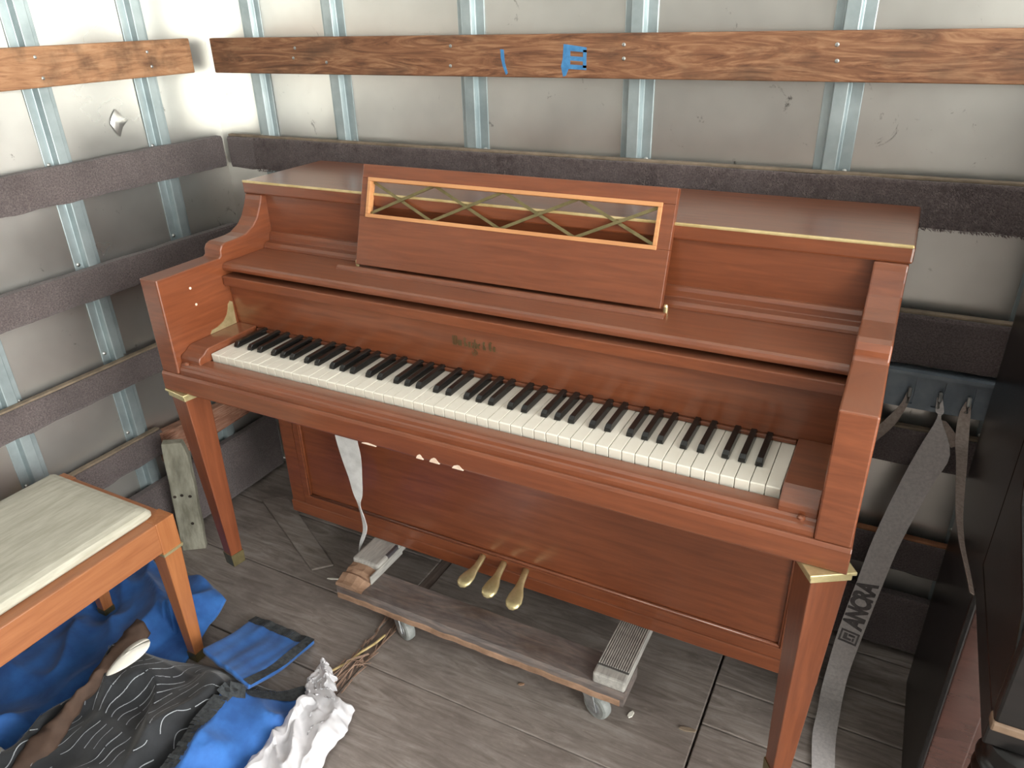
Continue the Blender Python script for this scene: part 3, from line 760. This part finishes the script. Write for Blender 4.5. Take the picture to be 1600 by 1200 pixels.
# text reads upwards along the strap: local x -> upd, local y -> towards the left edge
cen = pb + (pa - pb) * .52 + nr * .0022
Mx = Matrix((upd, -acr, nr)).transposed().to_4x4(); Mx.translation = cen
for v in tm_.vertices: v.co.x *= .128 / ln; v.co.y *= .95
tm_.transform(Mx)
link('printed_letters', tm_, 'ink', st)
lg_ = MB()
c2 = cen - upd * .088
def fl_(u0_, u1_, v0_, v1_): lg_.add([c2 + upd * u + acr * v + nr * h for h in (0, .0006) for (u, v) in ((u0_, v0_), (u1_, v0_), (u1_, v1_), (u0_, v1_))], [(0, 3, 2, 1), (4, 5, 6, 7), (0, 1, 5, 4), (1, 2, 6, 5), (2, 3, 7, 6), (3, 0, 4, 7)])
for a in ((-.016, -.012, -.020, .020), (.012, .016, -.020, .020), (-.012, .012, -.020, -.016), (-.012, .012, .016, .020), (-.008, .008, -.012, -.004), (-.008, -.003, -.004, .006), (.003, .008, -.002, .012), (-.008, .0, .008, .012)): fl_(*a)
put('printed_logo', lg_, 'ink', st)
def hook(x):
    return MB().tube([(x, .600, .722), (x, .588, .726), (x, .580, .712), (x, .583, .696)], .004, 8)
put('track_hook', hook(.839), 'screw', st)
s1 = put('cargo_strap', ribbon([(.777, .590, .716), (.770, .580, .690), (.748, .575, .650), (.718, .576, .600), (.675, .578, .53)], [(.787, .590, .716), (.783, .580, .690), (.768, .575, .642), (.738, .576, .590), (.692, .578, .515)]), 'strap_tan')
tag(s1, 'short thin tan strap end hooked in wall track close to piano side', 'strap'); put('track_hook', hook(.782), 'screw', s1)
s3L = [(.886, .592, .716), (.879, .580, .690), (.880, .540, .652), (.884, .470, .640), (.888, .342, .612), (.893, .24, .612), (.899, .14, .625), (.902, .080, .632)]
s3R = [(.896, .592, .716), (.900, .580, .690), (.904, .540, .650), (.903, .468, .638), (.901, .340, .609), (.902, .24, .609), (.906, .14, .622), (.908, .078, .630)]
s3 = put('cargo_strap', ribbon(s3L, s3R), 'strap_tan')
tag(s3, 'twisted tan strap running from wall track to the black piano corner', 'strap'); put('track_hook', hook(.891), 'screw', s3)
# loose white strap under the keyboard
lL = [(-.482, .215, .700), (-.480, .212, .60), (-.478, .205, .512), (-.468, .205, .444), (-.453, .205, .383), (-.445, .205, .335), (-.432, .203, .303), (-.425, .202, .258), (-.428, .203, .219), (-.447, .207, .176), (-.462, .215, .140), (-.475, .225, .100), (-.482, .235, .05), (-.482, .24, .005)]
lR = [(-.425, .215, .700), (-.415, .212, .60), (-.408, .205, .512), (-.403, .205, .455), (-.409, .205, .386), (-.416, .205, .334), (-.422, .199, .306), (-.411, .198, .264), (-.410, .199, .232), (-.428, .203, .190), (-.452, .209, .148), (-.470, .219, .102), (-.476, .229, .05), (-.475, .234, .005)]
wsr = put('webbing_strap', ribbon(lL, lR), 'strap_white')
tag(wsr, 'loose white webbing strap hanging twisted below the piano keyboard', 'strap')

# ================================================================== WALL-SIDE BITS
ps = empty('grey_board', (-1.048, .128, 0), R(38)); ps.rotation_euler = (0, R(3.0), R(40))
tag(ps, 'weathered grey upright board standing against the slatted wall', 'board')
mb = MB(); rings = []
for i in range(17):
    z = .378 * i / 16; a = .003 * N((z, 1, 2), 14); b = .003 * N((z, 5, 2), 16)
    tc_ = .014 * max(0, (z - .32) / .058); rings.append([(-.034 + a, -.014, z), (.034 + b - tc_, -.014 + a, z), (.036 + b - tc_, .012, z), (-.034 + a, .016, z)])
put('board_face', mb.loft(rings), 'post', ps, bev=.003)
hl = MB()
for x, z in ((-.024, .20), (-.004, .203), (.018, .197), (.010, .10)): hl.lathe([(.005, -.0165), (.0045, -.0155), (.003, -.0135)], (x, 0, z), 8, 'y')
put('nail_holes', hl, 'nail_rust', ps)
cdz = put('black_cord', MB().tube([(XR0 + .004, .235, .560), (XR0 + .010, .25, .52), (XR0 + .012, .29, .48), (XR0 + .006, .33, .462), (XR0 + .004, .37, .458)], .002, 6), 'cord')
tag(cdz, 'thin black cord dangling from the carpeted slat near the piano leg', 'cord')
fs = put('floor_batten', MB().add([(-1.035, .40, .0005), (-.975, .455, .0005), (-.60, .245, .0005), (-.645, .20, .0005), (-1.035, .40, .008), (-.975, .455, .008), (-.60, .245, .008), (-.645, .20, .008)],
                                 [(0, 3, 2, 1), (4, 5, 6, 7), (0, 1, 5, 4), (1, 2, 6, 5), (2, 3, 7, 6), (3, 0, 4, 7)]), 'floor', bev=.002)
tag(fs, 'thin flat wooden strip lying on the floor behind the piano leg', 'wood strip')

# ================================================================== BLANKETS
def cloth(name, S_, nu, nv, mat, parent=None, th=.008, smooth=True):
    mb = MB()
    for j in range(nv + 1):
        for i in range(nu + 1): mb.v.append(tuple(S_(i / nu, j / nv)))
    for j in range(nv):
        for i in range(nu):
            k = j * (nu + 1) + i; mb.f.append((k, k + 1, k + nu + 2, k + nu + 1))
    o = link(name, mb.mesh(name), mat, parent, smooth=smooth)
    so = o.modifiers.new('thick', 'SOLIDIFY'); so.thickness = th; so.offset = -1
    return o
def ribbon_on(S_, uv, wid, off, mb):
    """thin ribbon laid along a line of (u,v) points on a surface"""
    pts = [Vector(S_(u, v)) for u, v in uv]; e = 1e-3
    for i in range(len(pts) - 1):
        u, v = uv[i]
        n = (Vector(S_(u + e, v)) - pts[i]).cross(Vector(S_(u, v + e)) - pts[i])
        n = n.normalized() if n.length else Vector((0, 0, 1))
        if n.z < 0: n = -n
        d = pts[i + 1] - pts[i]
        if d.length < 1e-6: continue
        s_ = d.cross(n).normalized() * wid / 2
        a, b = pts[i] + n * off, pts[i + 1] + n * off
        mb.add([a + s_, a - s_, b - s_, b + s_], [(0, 1, 2, 3)])
def bil(c, u, v):
    a, b, d, e = [Vector((*p, 0)) for p in c]     # (0,0) (1,0) (1,1) (0,1)
    return a * (1 - u) * (1 - v) + b * u * (1 - v) + d * u * v + e * (1 - u) * v
def clamp(a, lo=0, hi=1): return max(lo, min(hi, a))

# blue pad under the bench
def S_blue(u, v):
    p = bil(((-1.10, -.92), (-.62, -.95), (-.730, -.035), (-1.10, .02)), u, v)
    p.x += .03 * N((p.x, p.y), 5, 3); p.y += .03 * N((p.x, p.y), 4, 9)
    h = .5 + .5 * N((p.x, p.y), 7, 2)
    rid = 1 - abs(N((p.x + .5 * p.y, p.y), 6, 5))
    z = .012 + .085 * clamp(h) * rid ** 3 + .05 * max(0, N((p.x, p.y), 3, 8)) + .006 * N((p.x, p.y), 18, 4)
    for lx, ly in ((-.687, -.183), (-1.037, -.183)):
        dd = math.hypot(p.x - lx, p.y - ly); z *= clamp((dd - .02) / .06) if dd < .08 else 1
    if p.x > -.86 and p.y < -.15: z = .0105 + (z - .0105) * clamp(1 - (p.x + .86) / .06)
    return Vector((p.x, p.y, max(z, .0105)))
b1 = cloth('moving_blanket', S_blue, 70, 110, 'blue')
tag(b1, 'blue quilted moving blanket spread on the floor under the bench', 'blanket')

# black quilted pad, heaped
def S_black(u, v):
    p = bil(((-.82, -.72), (-.44, -.70), (-.410, -.185), (-.81, -.250)), u, v)
    p.x += .025 * N((p.x, p.y), 6, 13); p.y += .025 * N((p.x, p.y), 6, 19)
    e = min(1, 6 * min(u, 1 - u, v, 1 - v))
    rid = (1 - abs(N((p.x * 1.2 + .6 * p.y, p.y * .8), 5.5, 21))) ** 2
    z = .03 + e * (.045 + .110 * rid ** 1.5 * (.5 + .5 * N((p.x, p.y), 4, 4)) + .02 * N((p.x, p.y), 14, 6)) + .02 * e * (1 - v)
    return Vector((p.x, p.y, max(z, .022)))
b2 = cloth('moving_blanket', S_black, 80, 90, 'blackq')
tag(b2, 'crumpled black quilted moving blanket with white wavy stitching', 'blanket')
th = MB()
for k in range(15):
    u0_ = .07 + k * .062
    for (va_, vb_) in ((.06, .50), (.54, .97)):
        n = 60; line = []
        for i in range(n + 1):
            v = va_ + (vb_ - va_) * i / n
            line.append((clamp(u0_ + .034 * math.sin(v * 17 + .5 * math.sin(k)) + .012 * math.sin(v * 41), .02, .98), v))
        a = 0
        while a < n:
            b = a + random.randint(10, 36); ribbon_on(S_black, line[a:min(b, n + 1)], random.uniform(.0014, .0024), .0022, th); a = b + random.choice((0, 1, 2, 4, 9, 14))
put('stitching', th, 'thread', b2)

# blue corner folded over, with black binding
def S_flap(u, v):
    p = bil(((-.605, -.215), (-.425, -.245), (-.442, -.020), (-.640, -.030)), u, v)
    z = .022 + .014 * math.sin(math.pi * clamp(v * .9 + .1)) * (1 - .3 * u) + .0012 * math.sin(u * 30 + 3 * N((p.x, p.y), 8, 3)) + .007 * N((p.x * 1.5, p.y * .6), 14, 31)
    z += .070 * (1 - v) ** 2
    return Vector((p.x, p.y, max(z, .010)))
b3 = cloth('moving_blanket', S_flap, 50, 50, 'blue', th=.010)
tag(b3, 'folded corner of bright blue quilted blanket edged in black on the floor', 'blanket')
rbm = MB()
ribbon_on(S_flap, [(u / 40, .945) for u in range(41)], .030, .0022, rbm)
ribbon_on(S_flap, [(.945, v / 40) for v in range(41)], .024, .0022, rbm)
put('binding', rbm, 'binding', b3)

# second blue blanket in the foreground, with a charcoal hem
def S_blue2(u, v):
    p = bil(((-.37, -.72), (-.10, -.66), (-.345, -.135), (-.46, -.265)), u, v)
    rid = (1 - abs(N((p.x * 1.3 - .5 * p.y, p.y), 7, 44))) ** 2
    z = .020 + .060 * rid * clamp(4 * min(u + .08, 1 - u, 1.02 - v)) + .008 * N((p.x, p.y), 16, 41) + .075 * (1 - u) ** 2
    return Vector((p.x, p.y, max(z, .012)))
b4 = cloth('moving_blanket', S_blue2, 60, 70, 'blue', th=.010)
tag(b4, 'bright blue blanket with charcoal hem beside the white rag', 'blanket')
rbm = MB()
ribbon_on(S_blue2, [(.045, v / 50) for v in range(51)], .036, .003, rbm)
ribbon_on(S_blue2, [(u / 40, .955) for u in range(41)], .036, .003, rbm)
put('binding', rbm, 'binding', b4)

# white rag
RL = [(-.362, -.085), (-.368, -.125), (-.350, -.165), (-.318, -.205), (-.335, -.262), (-.330, -.33), (-.31, -.42), (-.28, -.52)]
RR = [(-.328, -.082), (-.302, -.105), (-.292, -.135), (-.212, -.142), (-.195, -.205), (-.188, -.29), (-.185, -.39), (-.19, -.50)]
def S_rag(u, v):
    t = v * (len(RL) - 1); i = min(int(t), len(RL) - 2); f = t - i
    a = Vector((*RL[i], 0)).lerp(Vector((*RL[i + 1], 0)), f); b = Vector((*RR[i], 0)).lerp(Vector((*RR[i + 1], 0)), f)
    p = a.lerp(b, u)
    p.x += .016 * N((u * 3, v * 9), 2.2, 61); p.y += .014 * N((u * 3, v * 9), 1.6, 67)
    e = clamp(5 * min(u, 1 - u))
    rid = (1 - abs(N((p.x * 1.3 + .9 * p.y, p.y * .6), 15, 71))) ** 1.6
    z = .010 + e * (.014 + .038 * rid + .010 * N((p.x + p.y, p.y * .5), 30, 73)) + .002 * N((p.x, p.y), 70, 3)
    return Vector((p.x, p.y, max(z + (.02 if v > .45 and u < .3 else 0), .006)))
rg = cloth('white_rag', S_rag, 60, 130, 'white_rag', th=.003)
tag(rg, 'crumpled white cloth rag lying on the floor boards', 'rag')
rgt = MB(); 
# brown cloth and scrap caught in the black blanket
def S_br(u, v):
    c = Vector((-.690, -.640, .075)).lerp(Vector((-.735, -.265, .150)), v)
    wd = .022 + .012 * math.sin(v * 9)
    a = math.pi * u
    return Vector((c.x - wd * math.cos(a) + .01 * N((u, v * 6), 2, 81), c.y + .012 * N((u, v * 7), 2, 83), c.z + .03 * math.sin(a) + .008 * N((u * 2, v * 9), 2, 85)))
bc = cloth('brown_cloth', S_br, 14, 50, 'brown_cloth', th=.004)
tag(bc, 'dark brown cloth roll tucked along the black blanket edge', 'cloth')
def S_pp(u, v):
    a = 2 * math.pi * u; r_ = v ** .7; k_ = .052 * r_ * math.cos(a); j_ = .026 * r_ * math.sin(a) * (1 + .35 * math.cos(a))
    return Vector((-.672 + .30 * k_ + .95 * j_, -.352 + .95 * k_ - .30 * j_, .168 + .014 * (1 - r_ * r_) + .30 * k_))
pw = cloth('paper_scrap', S_pp, 24, 8, 'paper', th=.0015)
tag(pw, 'cream scrap lying on the brown cloth roll', 'scrap')
def S_wc(u, v):
    a = 2 * math.pi * u; r_ = .055 * math.sin(v * math.pi / 2) * (1 + .15 * N((u * 4, v * 3), 2, 91))
    return Vector((-.800 + r_ * math.cos(a), -.650 + r_ * math.sin(a), .060 + .055 * math.cos(v * math.pi / 2)))
wc = cloth('cream_bundle', S_wc, 24, 12, 'paper', th=.003)
tag(wc, 'small cream cloth bundle beside the brown cloth roll', 'bundle')

# straw and twig at the floor seam, wood chips
pts = [(-.350, -.105, .030), (-.338, -.07, .012), (-.325, -.03, .006), (-.315, .01, .008), (-.302, .05, .006), (-.296, .085, .006)]
tag(put('straw_strand', MB().tube(pts, .0032, 6), 'straw'), 'long yellow splinter running from the rag towards the dolly wheel', 'splinter')
tm2 = MB(); 
for k in range(7):
    a = random.uniform(-.2, .2); s_ = random.uniform(0, .03)
    tm2.tube([(-.322 + s_ + random.uniform(-.012, .012), -.100 + random.uniform(-.02, .02), .012), (-.310 + s_ * .5 + random.uniform(-.015, .015), -.055 + random.uniform(-.02, .03), .012 + random.uniform(0, .012)), (-.285 + random.uniform(-.015, .015), -.01 + random.uniform(-.03, .03), .006)], .0014, 4)
tg = put('frayed_fibre', tm2, 'twig'); tag(tg, 'frayed brown fibre tuft beside the white rag', 'fibre')
def chip(x, y, a, l_, w_, mat, label):
    c, s = math.cos(a), math.sin(a); o = [(-l_, -w_ * .3), (-l_ * .3, -w_), (l_ * .8, -w_ * .6), (l_, w_ * .4), (0, w_), (-l_ * .8, w_ * .7)]
    tag(put('wood_chip', MB().prism_z([(x + c * p - s * q_, y + s * p + c * q_) for p, q_ in o], .0004, .004), mat, bev=.0008), label, 'chip')
chip(.359, .139, R(75), .011, .006, 'paper', 'small white flake on the floor by the dolly end pad')
chip(.487, .157, R(12), .020, .006, 'tan', 'tan wood sliver lying next to the floor seam')
chip(.094, .104, R(30), .008, .004, 'raw', 'little wood crumb in front of the dolly plank')
chip(-.565, .20, R(20), .018, .003, 'paper', 'pale sliver on the floor behind the piano leg')

# repeats of a kind share a group
for o in list(COL.objects):
    if o.parent is None and 'category' in o:
        n0 = o.name.split('.')[0]
        g = {'cargo_strap': 'straps hooked in the wall track', 'moving_blanket': 'moving blankets on the floor', 'wood_chip': 'small chips on the floor'}.get(n0)
        if g: o['group'] = g
